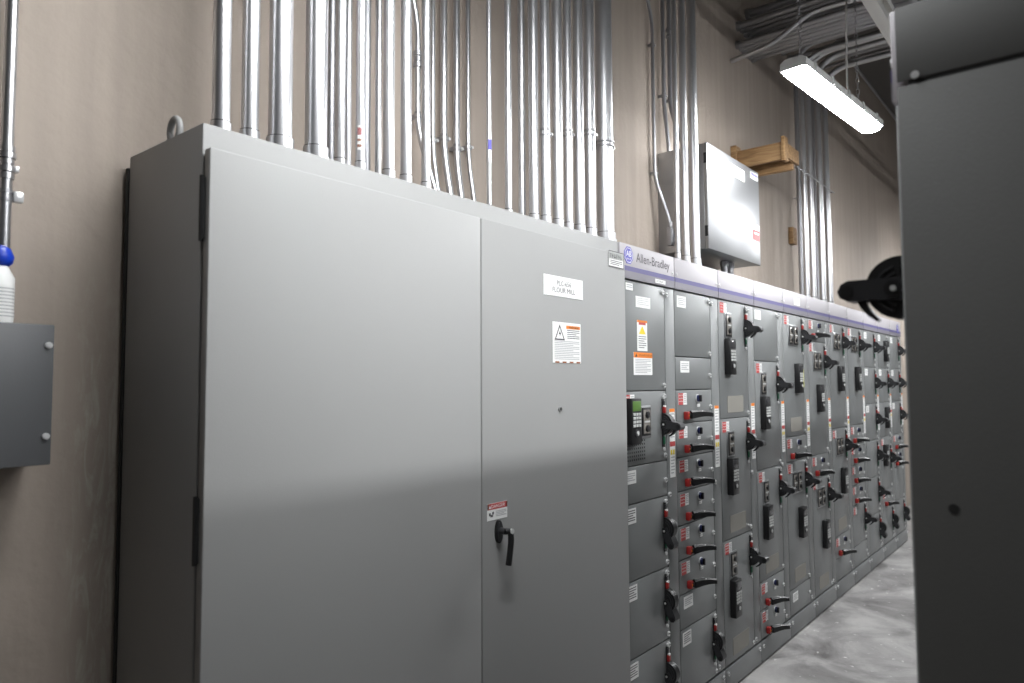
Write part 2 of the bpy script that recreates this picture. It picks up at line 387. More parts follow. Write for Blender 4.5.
TPL = card(MB(), -.016, .016, -.007, .007, 0, [(.1, .3, .9, .6, 'softprint')]).mesh('small_tag')
def win_mesh(n):
    b = MB(); w = .092*n; h = .14
    b.box((-w/2, -.006, -h/2), (w/2, 0, h/2), 'steel', .002)
    for i in range(n):
        x0 = -w/2+i*.092
        b.box((x0+.008, -.010, -h/2+.008), (x0+.084, -.005, h/2-.008), 'black', .002)
        b.box((x0+.016, -.0115, -h/2+.018), (x0+.076, -.009, h/2-.018), 'cover', .001)
        for z, q in ((.030, .015), (-.030, .015)):
            b.disc((x0+.046, -.011, z), q, -.007, 'y', 'black', 16); b.disc((x0+.046, -.018, z), q*.6, -.002, 'y', 'satin', 14)
        b.box((x0+.022, -.0125, -.004), (x0+.070, -.011, .004), 'key')
    return b.mesh('pilot_panel')
WIN1, WIN2 = win_mesh(1), win_mesh(2)
def him_mesh(screen):
    b = MB(); b.box((-.042, -.034, -.098), (.042, 0, .098), 'black', .004)
    b.box((-.034, -.0355, .044), (.034, -.033, .086), screen, .001)
    for i, z in enumerate((.030, .014, -.002, -.018)):
        for j in range(3): b.box((-.032+j*.0225, -.037, z-.006), (-.014+j*.0225, -.0335, z+.006), 'key', .001)
    b.disc((0, -.0335, -.050), .019, -.004, 'y', 'satin', 16); b.disc((0, -.0375, -.050), .010, -.003, 'y', 'key', 12)
    return b.mesh('keypad')
HIM, HIMG = him_mesh('glass'), him_mesh('screen')

DOORM = {}
def door_mesh(x0, x1, h, m='mcc'):
    k = (x0, x1, round(h, 4), m)
    if k not in DOORM:
        DOORM[k] = MB().box((x0, -.0, 0), (x1, .017, h), m, .0042).mesh('unit_door')
    return DOORM[k]
BODY = MB().box((.003, .019, 0), (W-.003, D, H), 'frame').box((0, .019, H-.004), (W, D, H), 'frame').box((.0, .03, 0), (W, .05, H-.01), 'dark').mesh('section_body')
NP_Z0, NP_P1, NP_P0, NP_L0 = 2.125, 2.125, 2.104, 2.070
NAMEP = MB().box((.004, -.004, 2.070), (W-.004, .019, H-.0005), 'offwhite', .0015).mesh('nameplate')
STRIPE = MB().box((.004, -.0055, NP_P0), (W-.004, -.0035, NP_P1), 'purple').mesh('purple_stripe')
BAND = MB().box((.004, -.0055, NP_L0+.002), (W-.004, -.0035, NP_P0), 'lilac').mesh('grey_band')
WWAY = MB().box((.410, 0, 0), (W-.003, .017, 12*UU-.004), 'mcc', .0025).mesh('wireway_door')
BPAN = MB().box((.003, 0, 0), (W-.003, .017, UZ0-.022), 'mcc', .0025).mesh('bottom_panel')
VENT = MB()
for i in range(10):
    for j in range(6):
        x, z = .0+i*.018, j*.016; VENT.add([(x, -.0008, z), (x+.008, -.0008, z), (x+.008, -.0008, z+.008), (x, -.0008, z+.008)], [(0, 1, 2, 3)], 'dark')
VENT = VENT.mesh('vent_holes')

def section(loc, label, units, logo=None, tall=True, rz=0, name='control_section', group='grey control sections in a row'):
    t = thing(name, label, 'electrical cabinet', loc, group, rz)
    put('section_body', BODY, t)
    np_ = put('nameplate', NAMEP, t); put('purple_stripe', STRIPE, np_); put('grey_band', BAND, np_)
    if logo: logo(np_)
    for x in (.02, W-.02): put('fastener', FAST, np_, (x, -.004, 2.142), None).scale = (.6, .6, .6)
    ww = put('wireway_door', WWAY, t, (0, 0, UZ0+.002))
    for z in (.03, 6*UU, 12*UU-.035): put('fastener', FAST, ww, (.425, 0, z))
    if tall: put('warning_strip', TALL, ww, (.462, 0, 1.335-UZ0))
    bp = put('bottom_panel', BPAN, t, (0, 0, .012))
    for x in (.03, W-.03): put('fastener', FAST, bp, (x, 0, .085))
    for (k1, k0, dev) in units:
        h = (k1-k0)*UU; d = put('unit_door', door_mesh(.004, .406, h-.0035), t, (0, 0, UZ0+k0*UU+.0018))
        top = h-.005
        fz = [top-.022, .022] if k1-k0 > 1 else [top*.45]
        for z in fz: put('fastener', FAST, d, (.388, 0, z))
        for e in dev:
            k, a = e[0], e[1:]
            if k == 'r': put('danger_label', RLAB, d, (.068, 0, top-.040))
            elif k == 'w': put('white_label', WLAB, d, (a[0] if a else .07, 0, top-(a[1] if len(a) > 1 else .042)))
            elif k == 'g': put('grey_label', GLAB, d, (.068, 0, top-.045))
            elif k == 'win': put('pilot_panel', WIN1, d, (a[0] if a else .125, 0, top-.132))
            elif k == 'dwin': put('pilot_panel', WIN2, d, (.185, 0, top-.135))
            elif k == 'him': put('keypad', HIM, d, (a[0] if a else .115, 0, top-(a[1] if len(a) > 1 else .305)))
            elif k == 'himg': put('keypad', HIMG, d, (a[0], 0, top-a[1]))
            elif k == 'plate': put('blank_plate', PLATE, d, (.21, 0, .075))
            elif k == 'ytag': put('yellow_tag', YTAG, d, (.36, 0, top-.42))
            elif k in ('out', 'down'):
                z = top-.135 if not a else top-a[0]; x = .372
                put('handle_slot', SLOT, d, (x, 0, z)); put('on_marker', RFLAG, d, (x, -.003, z+.065)); put('off_marker', GFLAG, d, (x, -.003, z-.075))
                put('operating_handle', HOUT if k == 'out' else HDOWN, d, (x, -.003, z))
            elif k == 'edge': put('operating_handle', HEDGE, ww, (W-.05, -.006, a[0]-UZ0-.002))
            elif k == 'hor':
                z = top-.120; put('lever_handle', HHOR, d, (.108, 0, z)); put('red_cap', HCAP, d, (.108, -.001, z))
                put('selector_knob', PIL, d, (.235, 0, top-.040)); put('small_tag', TPL, d, (.245, 0, top-.075))
            elif k == 'vent':
                v = put('vent_holes', VENT, d, (.03, 0, .02)); v['kind'] = 'stuff'
            elif k == 'fn': a[0](d, top)
    return t

# lettering and badge on the first and the last nameplate
def badge(mb, cx, cz, r, y):
    oc = [(cx+r*math.cos(math.pi/8+k*math.pi/4), cz+r*math.sin(math.pi/8+k*math.pi/4)) for k in range(8)]
    mb.prism(oc, y, y-.0015, 'y', 'logo')
    oi = [(cx+(p[0]-cx)*.86, cz+(p[1]-cz)*.86) for p in oc]; oo = [(cx+(p[0]-cx)*.80, cz+(p[1]-cz)*.80) for p in oc]
    vs = [(p[0], y-.0019, p[1]) for p in oi]+[(p[0], y-.0019, p[1]) for p in oo]
    mb.add(vs, [(i, (i+1) % 8, 8+(i+1) % 8, 8+i) for i in range(8)], 'white')
    mb.text('AB', cx, cz+r*.16, y-.0022, r*.62, 'white')
    mb.text('QUALITY', cx, cz-r*.42, y-.0022, r*.2, 'white')
    return mb
def logo_first(p):
    badge(MB(), Q(627.6, 257)[0], 2.1725, .040, -.004).build('badge', p)
    a, b = Q(635.3, 261)[0], Q(668.5, 268)[0]; MB().text('Allen-Bradley', (a+b)/2, 2.166, -.0048, .054, 'print', width=b-a).build('lettering', p)
    card(MB(), .31, .41, 2.078, 2.096, -.0056, []).text('CENTERLINE', .352, 2.087, -.0073, .008, 'print').build('small_plate', p)
def logo_last(p):
    badge(MB(), .35, 2.150, .045, -.0056).build('badge', p)
def white_tag(p): card(MB(), .22, .34, 2.135, 2.185, -.004, lines(.1, .9, .2, .8, 3)).build('white_tag', p)

def s1_labels(d, top):
    z0 = d.location.z
    def rect(a, b): return Q(a[0], (a[1]+b[1])/2)[0], Q(b[0], (a[1]+b[1])/2)[0], Q((a[0]+b[0])/2, b[1])[2]-z0, Q((a[0]+b[0])/2, a[1])[2]-z0
    x0, x1, a, b = rect((625.5, 283), (632.5, 290)); card(MB(), max(.01, x0), x1, a, b, 0, lines(.1, .9, .2, .8, 2)).build('white_label', d)
    x0, x1, a, b = rect((635.5, 297), (650, 308)); card(MB(), x0, x1, a, b, 0, lines(.1, .9, .15, .85, 4, 'softprint', .3)).build('white_label', d)
    x0, x1, a, b = rect((637, 320.5), (647, 351))
    mb = card(MB(), x0, x1, a, b, 0, [(0, 0, 1, .07, 'orange'), (.15, .07, .85, .15, 'redlabel')]+lines(.12, .88, .52, .95, 6, 'print', .3))
    cx = (x0+x1)/2; mb.add([(cx-.03, -.0018, a+(b-a)*.55), (cx+.03, -.0018, a+(b-a)*.55), (cx, -.0018, a+(b-a)*.82)], [(0, 1, 2)], 'yellow')
    mb.build('caution_label', d)
    x0, x1, a, b = rect((633.5, 352.5), (652, 375))
    mb = card(MB(), x0, x1, a, b, 0, [(0, 0, 1, .24, 'orange')]+lines(.08, .92, .30, .95, 9, 'softprint', .4)); hgt = b-a
    mb.add([(x0+.012, -.0018, b-hgt*.2), (x0+.032, -.0018, b-hgt*.2), (x0+.022, -.0018, b-hgt*.05)], [(0, 1, 2)], 'ink')
    mb.text('WARNING', x0+.11, b-hgt*.125, -.0019, hgt*.10, 'brown', width=.13); mb.build('warning_label', d)

NROW = 'grey control sections in a row'
SPECS = [
 ('first grey control section beside the big enclosure, with violet badge and lettering on its nameplate',
  [(12, 9, [('fn', s1_labels)]), (9, 7, [('r',), ('himg', .075, .125), ('win', .205), ('out', .15), ('vent',)]), (7, 6, [('w',)]),
   (6, 4, [('g',), ('down', .14)]), (4, 2, [('g',), ('down', .14)]), (2, 0, [('g',), ('down', .14)])], logo_first),
 ('second control section, with a ladder of six red-capped levers',
  [(12, 10, [('w', .075, .05)]), (10, 9, [('w', .1, .045)])]+[(k, k-1, [('r',), ('hor',)]) for k in range(9, 3, -1)]+[(3, 2, [('w', .09, .04)]), (2, 0, [('g',), ('down', .14)])], None),
 ('third control section, with three tall doors each with a keypad and black handle',
  [(12, 8, [('r',), ('win',), ('him',), ('out',), ('plate',)]), (8, 4, [('r',), ('win',), ('him',), ('out',), ('plate',)]), (4, 0, [('r',), ('win',), ('him',), ('out',), ('plate',)])], None),
 ('fourth control section, with a blank top door and two levers at the bottom',
  [(12, 10, [('w',)]), (10, 6, [('r',), ('win',), ('him',), ('out',)]), (6, 2, [('r',), ('win',), ('him',), ('out',), ('plate',)]), (2, 1, [('r',), ('hor',)]), (1, 0, [('r',), ('hor',)])], None),
 ('fifth control section, with a small white tag on its nameplate',
  [(12, 7, [('r',), ('dwin',), ('him', .24, .42), ('out',), ('ytag',), ('plate',)]), (7, 6, [('r',), ('hor',)]), (6, 1, [('r',), ('dwin',), ('him', .24, .40), ('out',), ('plate',)]), (1, 0, [('w', .1, .05)])], white_tag),
 ('sixth control section, with one lever unit at the very top',
  [(12, 11, [('r',), ('hor',)]), (11, 6, [('r',), ('dwin',), ('him', .20, .40), ('out',)]), (6, 5, [('r',), ('hor',)]), (5, 0, [('r',), ('dwin',), ('him', .24, .40), ('out',), ('plate',)])], None),
 ('seventh control section, with two keypad doors above one lever',
  [(12, 7, [('r',), ('dwin',), ('him', .24, .42), ('out',), ('ytag',)]), (7, 2, [('r',), ('dwin',), ('him', .24, .40), ('out',), ('plate',)]), (2, 1, [('r',), ('hor',)]), (1, 0, [])], None),
 ('eighth control section, with four levers stacked below a keypad door',
  [(12, 7, [('r',), ('dwin',), ('him', .24, .42), ('out',)])]+[(k, k-1, [('r',), ('hor',)]) for k in (7, 6, 5, 4)]+[(3, 1, [('r',), ('out',)]), (1, 0, [])], None),
 ('ninth control section, with a column of six black handles',
  [(12, 10, [('w',), ('out',)]), (10, 8, [('w',), ('out',)]), (8, 6, [('w',), ('out',)]), (6, 4, [('out',)]), (4, 2, [('out',)]), (2, 0, [('down',)])], None),
 ('tenth control section, next to last in the row',
  [(12, 10, [('w',), ('him', .28, .16)]), (10, 8, [('w',), ('out',)]), (8, 6, [('him', .24, .14)]), (6, 3, [('r',), ('him', .12, .16), ('out', .2)]), (3, 2, [('r',), ('hor',)]), (2, 0, [('down',)])], None),
 ('last control section at the far end of the row, with a violet badge',
  [(12, 10, [('w',), ('out',)]), (10, 8, [('w',), ('out',)]), (8, 6, [('w',), ('out',)]), (6, 5, [('r',), ('hor',)]), (5, 4, [('r',), ('hor',)]), (4, 2, []), (2, 0, [('down',)])], logo_last),
]
for i, (lb, un, lg) in enumerate(SPECS): section((i*W, 0, 0), lb, un, lg, tall=True)

# ------------------------------------------------------------------ big two-door enclosure
CW, PR = 1.826, .0315
big = thing('enclosure_cabinet', 'large grey two-door enclosure in the left foreground', 'electrical cabinet', (-CW/2, 0, 0))
def bx(x): return x+CW/2
b = MB(); b.box((-CW/2, .0, 0), (CW/2-.002, D, H), 'cab', .004)
b.box((-CW/2+.006, -.006, .05), (CW/2-.008, .004, 2.14), 'dark'); b.build('cabinet_body', big)
MB().box((-CW/2-.003, D, 0), (-CW/2+.05, D+.014, H-.03), 'dark').build('back_gap_shade', big)  # dark strip added to draw the shade in the gap behind the body
DZ0, DZ1 = .06, 2.158
def bigdoor(x0, x1):
    m = MB(); m.box((x0, -PR, DZ0), (x1, -.004, DZ1), 'cab', .005); o = m.build('door', big); return o
ldoor = bigdoor(-CW/2+.002, -.0018+.002); rdoor = bigdoor(.0045, CW/2-.002)
for z in (2.02, 1.30, .5):
    mb = MB(); mb.tube([(-CW/2-.004, -.008, z-.075), (-CW/2-.004, -.008, z+.075)], .0055, 'black', 8)
    mb.box((-CW/2-.003, -.014, z-.07), (-CW/2+.004, .0, z+.07), 'dark'); mb.build('hinge', ldoor)
def rectD(p0, p1):
    cy = (p0[1]+p1[1])/2; cx = (p0[0]+p1[0])/2
    return bx(Q(p0[0], cy, -PR)[0]), bx(Q(p1[0], cy, -PR)[0]), Q(cx, p1[1], -PR)[2], Q(cx, p0[1], -PR)[2]
x0, x1, z0, z1 = rectD((543.5, 277.2), (582.5, 297.2)); mb = card(MB(), x0, x1, z0, z1, -PR, []); cx = (x0+x1)/2; hh = z1-z0
mb.text('PLC-656', cx, z1-hh*.34, -PR-.0018, hh*.24, 'print', width=(x1-x0)*.36); mb.text('FLOUR MILL', cx, z1-hh*.68, -PR-.0018, hh*.24, 'print', width=(x1-x0)*.58); mb.build('nameplate_label', rdoor)
x0, x1, z0, z1 = rectD((552.5, 322.8), (580.5, 363)); ww, hh = x1-x0, z1-z0
mb = card(MB(), x0, x1, z0, z1, -PR, [(.47, .07, .97, .15, 'orange')]+lines(.50, .95, .18, .42, 5, 'print', .35)+lines(.06, .94, .46, .94, 11, 'softprint', .4)+[(.08+.25*i, .965, .22+.25*i, 1, 'brown') for i in range(4)])
def tri(mb, cx, cz, r, m, y): mb.add([(cx-r, y, cz-r*.8), (cx+r, y, cz-r*.8), (cx, y, cz+r)], [(0, 1, 2)], m)
tx, tz, tr = x0+ww*.24, z0+hh*.73, ww*.18
tri(mb, tx, tz, tr, 'print', -PR-.0017); tri(mb, tx, tz-tr*.06, tr*.72, 'white', -PR-.0019)
mb.add([(tx-.001, -PR-.0021, tz-tr*.45), (tx+.008, -PR-.0021, tz+tr*.05), (tx+.001, -PR-.0021, tz+tr*.05), (tx+.004, -PR-.0021, tz+tr*.4), (tx-.007, -PR-.0021, tz-tr*.12), (tx, -PR-.0021, tz-tr*.12)], [(0, 1, 2, 3, 4, 5)], 'ink')
mb.text('WARNING', x0+ww*.74, z1-hh*.11, -PR-.0019, hh*.05, 'ink', width=ww*.36); mb.build('warning_label', rdoor)
x0, x1, z0, z1 = rectD((487, 502.5), (507, 519.2)); ww, hh = x1-x0, z1-z0
mb = card(MB(), x0, x1, z0, z1, -PR, [(0, 0, 1, .36, 'redlabel'), (0, 0, .07, .36, 'brown'), (.94, 0, 1, .36, 'brown'), (.08, .55, .16, .72, 'ink'), (.24, .5, .32, .66, 'ink'), (.15, .66, .28, .80, 'print')]+lines(.42, .95, .48, .85, 4, 'softprint', .5))
mb.text('DANGER', x0+ww*.53, z1-hh*.18, -PR-.0019, hh*.2, 'white', width=ww*.68); tri(mb, x0+ww*.12, z1-hh*.2, ww*.06, 'white', -PR-.0019); mb.build('danger_label', rdoor)
x0, x1, z0, z1 = rectD((608.2, 251.8), (623.3, 267.8)); ww, hh = x1-x0, z1-z0
mb = card(MB(), x0, x1, z0, z1, -PR, [(0, 0, 1, .05, 'print'), (0, .94, 1, 1, 'print'), (0, .05, .03, .94, 'print'), (.97, .05, 1, .94, 'print'), (.04, .05, .96, .5, 'key')]+[(.1+.135*i, .16+.02*(i % 2), .1+.135*i+.045, .44, 'ink') for i in range(6)]+[(.1+.135*i, .16+.1*(i % 3), .2+.135*i, .22+.1*(i % 3), 'ink') for i in range(6)]+lines(.12, .9, .58, .9, 3, 'print', .4))
mb.build('maker_badge', rdoor)
p = Q(560, 409, -PR); MB().disc((0, 0, 0), .011, -.004, 'y', 'cab', 16).disc((0, -.0035, 0), .0065, -.0015, 'y', 'dark', 14).build('key_lock', rdoor, (bx(p[0]), -PR, p[2]))
# swing handle
p = Q(497.8, 531.5, -PR); hx, hz = bx(p[0]), p[2]
mb = MB(); ov = [(.017*math.cos(a), .037*math.sin(a)) for a in [2*math.pi*k/24 for k in range(24)]]
mb.prism(ov, 0, -.008, 'y', 'black', True); mb.prism([(q[0]*.8, q[1]*.85) for q in ov], -.008, -.012, 'y', 'satin', True)
mb.tube([(0, -.010, .004), (0, -.034, .004)], .0105, 'satin', 14)
mb.tube(bez([(-.004, -.035, .004), (.012, -.043, .006), (.017, -.043, -.024), (.012, -.035, -.104)], .016), .010, 'black', 12)
mb.disc((.012, -.053, .005), .0085, .010, 'y', 'key', 12); mb.build('door_handle', rdoor, (hx, -PR, hz))
# lifting eye
e = QX(177, 127, -1.79)
mb = MB(); ring = [(0, .026*math.cos(a), .040+.030*math.sin(a)) for a in [2*math.pi*k/20 for k in range(21)]]
mb.tube(ring, .0085, 'cab', 10, False); mb.disc((0, 0, 0), .020, .012, 'z', 'cab', 16); mb.build('lifting_eye', big, (bx(-1.79), e[1]+.01, H))
eye2 = MB(); eye2.tube(ring, .0085, 'cab', 10, False); eye2.disc((0, 0, 0), .020, .012, 'z', 'cab', 16)

# ------------------------------------------------------------------ conduits
GRP = 'conduits rising above the cabinets'
def hub(mb, r, m='galv'):
    mb.disc((0, 0, 0), r*1.28, .030, 'z', m, 20); mb.disc((0, 0, .030), r*1.16, .030, 'z', m, 20); mb.disc((0, 0, .060), r*1.10, .0025, 'z', 'dark', 20)
def strap(mb, z, r, yw, m='galv2'):
    """clamp round a vertical conduit with a foot to the wall, conduit centre at 0,0"""
    for dz in (-.010, .010): mb.tube([(0, 0, z+dz-.004), (0, 0, z+dz+.004)], r*1.14, m, 18)
    mb.box((r*.7, -.006, z-.010), (r*1.9, .006, z+.010), m, .002); mb.disc((r*1.7, -.012, z), .006, .024, 'y', 'chrome', 10)
    if yw < .1: mb.box((-r*.5, r*.6, z-.008), (r*.5, yw, z+.008), m)
def conduit(label, pl, pr, yref, Y, zb=H, zt=ZC, mt='galv', with_hub=True, strapz=None, extra=None):
    c = Q((pl+pr)/2, yref, Y); r = (pr-pl)/2*depth(c)/FPX*.97
    t = thing('conduit', label, 'conduit', (c[0], c[1], zb), GRP)
    MB().tube([(0, 0, 0), (0, 0, zt-zb)], r, mt, 24).build('pipe', t)
    if with_hub: mb = MB(); hub(mb, r); mb.build('hub_fitting', t)
    if strapz: mb = MB(); strap(mb, strapz-zb, r, YW-c[1]-.0005); mb.build('strap', t)
    if extra: extra(t, r)
    return t
def sticker(z0, z1, cols, ang0=-2.6, ang1=-.9):
    def f(t, r):
        mb = MB(); n = 8
        for (a, b_, m) in cols:
            for k in range(n):
                A = ang0+(ang1-ang0)*k/n; B = ang0+(ang1-ang0)*(k+1)/n; R = r*1.02
                mb.add([(R*math.cos(A), R*math.sin(A), z0+(z1-z0)*a), (R*math.cos(B), R*math.sin(B), z0+(z1-z0)*a), (R*math.cos(B), R*math.sin(B), z0+(z1-z0)*b_), (R*math.cos(A), R*math.sin(A), z0+(z1-z0)*b_)], [(0, 1, 2, 3)], m, True)
        mb.build('sticker', t)
    return f
FR, BK = .11, .29
L = [
 ('first conduit from the left on the big enclosure', 212, 230, 110, .13, 'galv', None, None),
 ('second conduit from the left on the big enclosure', 241.3, 258.7, 110, .13, 'galv', None, None),
 ('third conduit from the left, a wide one on the big enclosure', 268.5, 292.3, 110, .12, 'galv', None, None),
 ('fourth conduit from the left, a wide one beside a narrow gap', 304.7, 327.2, 130, .11, 'galv', None, None),
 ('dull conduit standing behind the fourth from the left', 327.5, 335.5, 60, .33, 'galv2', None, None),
 ('fifth front conduit from the left, bright, right of the two wide ones', 334.8, 346, 130, .14, 'galv', None, None),
 ('thin conduit edge just behind the fifth front conduit', 344, 351.5, 130, .30, 'galv', None, None),
 ('sixth front conduit, with a small lettered sticker near its foot', 355.7, 365.2, 120, .12, 'galv', None, sticker(.095, .17, [(0, 1, 'white'), (.1, .22, 'brown'), (.35, .45, 'brown'), (.6, .9, 'redlabel')], -2.9, -1.9)),
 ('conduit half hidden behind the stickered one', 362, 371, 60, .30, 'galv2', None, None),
 ('narrow bright conduit left of a wide bright one', 375, 381.6, 120, .27, 'galv', None, None),
 ('wide bright conduit at the middle of the left bundle', 382.8, 394.7, 120, .12, 'galv', None, None),
 ('bright conduit left of the bent thin conduit with a coupling', 400.4, 411.7, 120, .12, 'galv', None, None),
 ('mottled conduit right of the bent thin conduit with a coupling', 421.3, 430.6, 120, .13, 'galv', None, None),
 ('slim conduit with a blue and white sticker', 486.4, 491.7, 150, .17, 'galv', None, sticker(.155, .31, [(0, .45, 'key'), (.55, .75, 'white'), (.75, 1, 'logo')], -2.8, -1.0)),
 ('slim conduit right of the blue-stickered one', 504.8, 512, 170, .15, 'galv', None, None),
 ('mottled slim conduit, second right of the blue-stickered one', 518.2, 525.6, 170, .18, 'galv', None, None),
 ('medium conduit, third right of the blue-stickered one', 528.7, 538.8, 170, .13, 'galv', None, None),
 ('medium conduit, fourth right of the blue-stickered one', 540.6, 550.4, 170, .11, 'galv', 2.62, None),
 ('medium conduit, fifth right of the blue-stickered one', 552.6, 563.2, 190, .11, 'galv', None, None),
 ('medium conduit, sixth right of the blue-stickered one', 564.2, 572.8, 190, .11, 'galv', 2.66, None),
 ('conduit second from the right end of the big bundle, in front', 574.2, 584.6, 190, .10, 'galv', None, None),
 ('conduit touching the widest one at the right of the bundle', 585, 596, 190, .10, 'galv', 2.70, None),
 ('widest conduit at the right end of the big bundle', 596.6, 614, 190, .10, 'galv', 2.68, None),
 ('thin bright conduit, leftmost of the three before the wall box', 674.2, 679.4, 200, .085, 'galv', None, None),
 ('middle conduit of the three before the wall box', 681.2, 688.6, 200, .085, 'galv', None, None),
 ('widest conduit of the three before the wall box', 689.6, 699.3, 200, .085, 'galv', None, None),
]
for lb, a, c_, yr, Y, m, sz, ex in L: conduit(lb, a, c_, yr, Y, mt=m, strapz=sz, extra=ex)

def bent(label, pts, r, straps=(), couplings=(), mt='galv', rad=.08, cat='conduit'):
    base = Vector(pts[0]); t = thing('bent_conduit', label, cat, base, 'bent conduits')
    P = bez([Vector(p)-base for p in pts], rad); MB().tube(P, r, mt, 16).build('pipe', t)
    for s in straps:
        s = Vector(s); mb = MB(); strap(mb, 0, r, YW-s[1]-.0005); mb.build('strap', t, s-base)
    for s in couplings:
        mb = MB()
        for k in range(3): mb.disc((0, 0, -.03+k*.022), r*(1.5 if k != 1 else 1.3), .016, 'z', 'galv2', 14)
        mb.build('coupling', t, Vector(s)-base)
    return t
# four offsets strapped to the wall behind the lid
for lb, pw, pb, ys, r in (('leftmost of four offset conduits strapped to the wall', 432.7, 441.3, 140, .0095), ('second of four offset conduits strapped to the wall', 443.7, 454, 138, .0135),
                          ('third of four offset conduits strapped to the wall', 456.5, 464.5, 148, .0135), ('last of four offset conduits strapped to the wall', 468, 477.5, 147, .0095)):
    top = Q(pw, 100, YW-.035); X = top[0]; ang = (pb, 195)
    lo, hi = 0.0, YW-.035
    for _ in range(40):
        mid = (lo+hi)/2
        if px(Vector((X, mid, H+.02))) > pb: lo = mid
        else: hi = mid
    zs = Q(pw, ys, YW-.035)[2]
    bent(lb, [(X, lo, H), (X, lo, H+.03), (X, YW-.035, zs-.04), (X, YW-.035, ZC)], r, straps=[(X, YW-.035, zs)])
# thin conduit with coupling between two straight ones
c = Q(417.5, 100, YW-.05); cz1 = Q(418, 60, YW-.05)[2]; cz2 = Q(418, 116, YW-.05)[2]
bent('thin bent conduit with a ribbed coupling between straight conduits', [(c[0]+.02, .27, H), (c[0]+.02, .27, H+.04), (c[0], YW-.05, cz2-.05), (c[0], YW-.05, cz1+.14), (c[0]-.035, YW-.05, cz1+.26), (c[0]-.035, YW-.05, ZC)], .0115, straps=[(c[0], YW-.05, cz2)], couplings=[(c[0], YW-.05, cz1)])

# ------------------------------------------------------------------ steel wall box beside the three conduits
EX0 = 1.165; EY = QX(708, 195, EX0)[1]; EX1 = Q(759.5, 217, EY)[0]; EZ0 = Q(708, 247.5, EY)[2]; EZ1 = Q(708, 143, EY)[2]
enc = thing('wall_box', 'brushed steel wall box with a white label and red sticker', 'electrical box', ((EX0+EX1)/2, YW, EZ0))
ex = lambda x: x-(EX0+EX1)/2
b = MB(); b.box((ex(EX0), EY+.022-YW, 0), (ex(EX1), -.0005, EZ1-EZ0), 'steel', .003); b.build('box_body', enc)
d = MB().box((ex(EX0)-.002, EY-YW, -.002), (ex(EX1)+.002, EY+.020-YW, EZ1-EZ0+.003), 'steel', .004).build('box_door', enc)
def rectE(p0, p1):
    cy = (p0[1]+p1[1])/2; cx = (p0[0]+p1[0])/2
    return ex(Q(p0[0], cy, EY)[0]), ex(Q(p1[0], cy, EY)[0]), Q(cx, p1[1], EY)[2]-EZ0, Q(cx, p0[1], EY)[2]-EZ0
for p0, p1, rc, bs, nm in (((727.8, 166.5), (744.2, 177.5), lines(.1, .9, .2, .8, 4, 'softprint', .4), 'white', 'white_label'),
                       ((750.5, 173.3), (757.5, 179.5), [(.05, .1, .95, .55, 'purple')], 'white', 'maker_sticker'), ((753.4, 231), (759.2, 240.3), [(.1, .2, .9, .4, 'white')], 'redlabel', 'red_sticker'), ((753, 225), (759, 230), lines(.1, .9, .2, .8, 2), 'white', 'white_sticker')):
    x0, x1, z0, z1 = rectE(p0, p1); card(MB(), x0, min(x1, ex(EX1)-.004), z0, z1, EY-YW, rc, bs).build(nm, d)
for z in (.10, .52): MB().box((ex(EX0)-.006, EY+.002-YW, z-.03), (ex(EX0), EY+.02-YW, z+.03), 'dark', .001).build('hinge', d)
# nipples between the box and the section below it
for xx, rr in ((724.3, .022), (730.0, .022)):
    c = Q(xx, 262, .22); t = thing('conduit_nipple', ('left' if xx < 727 else 'right')+' short threaded nipple under the steel wall box', 'conduit', (c[0], c[1], H), 'short nipples under the wall box')
    MB().tube([(0, 0, 0), (0, 0, EZ0-H)], rr, 'galv2', 18).build('pipe', t)
    for zz in (EZ0-H-.035, 0): MB().disc((0, 0, zz), rr*1.3, .03, 'z', 'galv2', 8).build('locknut', t)
# conduits feeding the box
YB = YW-.03
c = Q(653.3, 100, YB); s1 = Q(653, 45, YB)[2]; s2 = Q(653, 172, YB)[2]; e1 = QX(670, 222, EX0-.04)
bent('thin conduit that bends into the left side of the wall box', [(EX0-.04, e1[1], e1[2]-.11), (EX0-.04, e1[1], e1[2]), (c[0], YB, s2-.03), (c[0], YB, s1+.15), (c[0]-.13, YB, s1+.42), (c[0]-.42, YB, s1+.62), (c[0]-.9, YB, s1+.7)], .0105, straps=[(c[0], YB, s1), (c[0], YB, s2)], mt='galv2')
mb = MB().box((-.014, -.014, 0), (.014, .018, .11), 'galv2', .005); mb.box((-.011, -.018, .012), (.011, -.013, .098), 'galv2', .002); mb.disc((0, 0, .11), .014, .03, 'z', 'galv2', 14)
mb.box((.013, -.010, .03), (.0395, .018, .08), 'galv2')
o = mb.build('conduit_fitting', None, (EX0-.04, e1[1], e1[2]-.14)); tag(o, 'small grey conduit fitting on the left side of the wall box', 'fitting')
for lb, pa, pb_, r, sy, Yw in (('conduit dropping with an offset onto the wall box top, left one', 663.2, 671.7, .012, 95, YW-.035), ('dark conduit dropping with an offset onto the wall box top, right one', 669.6, 677.0, .014, 100, YW-.04)):
    c = Q(pa, 60, Yw); X = c[0]; zs = Q(pa, sy, Yw)[2]
    bX = max(X, EX0+.03); 
    bent(lb, [(bX, .36 if r < .013 else .30, EZ1), (bX, .36 if r < .013 else .30, EZ1+.05), (X, Yw, zs-.05), (X, Yw, ZC)], r, straps=[(X, Yw, zs)], couplings=[(X, Yw, zs+.42)] if r > .013 else [], mt='galv2')

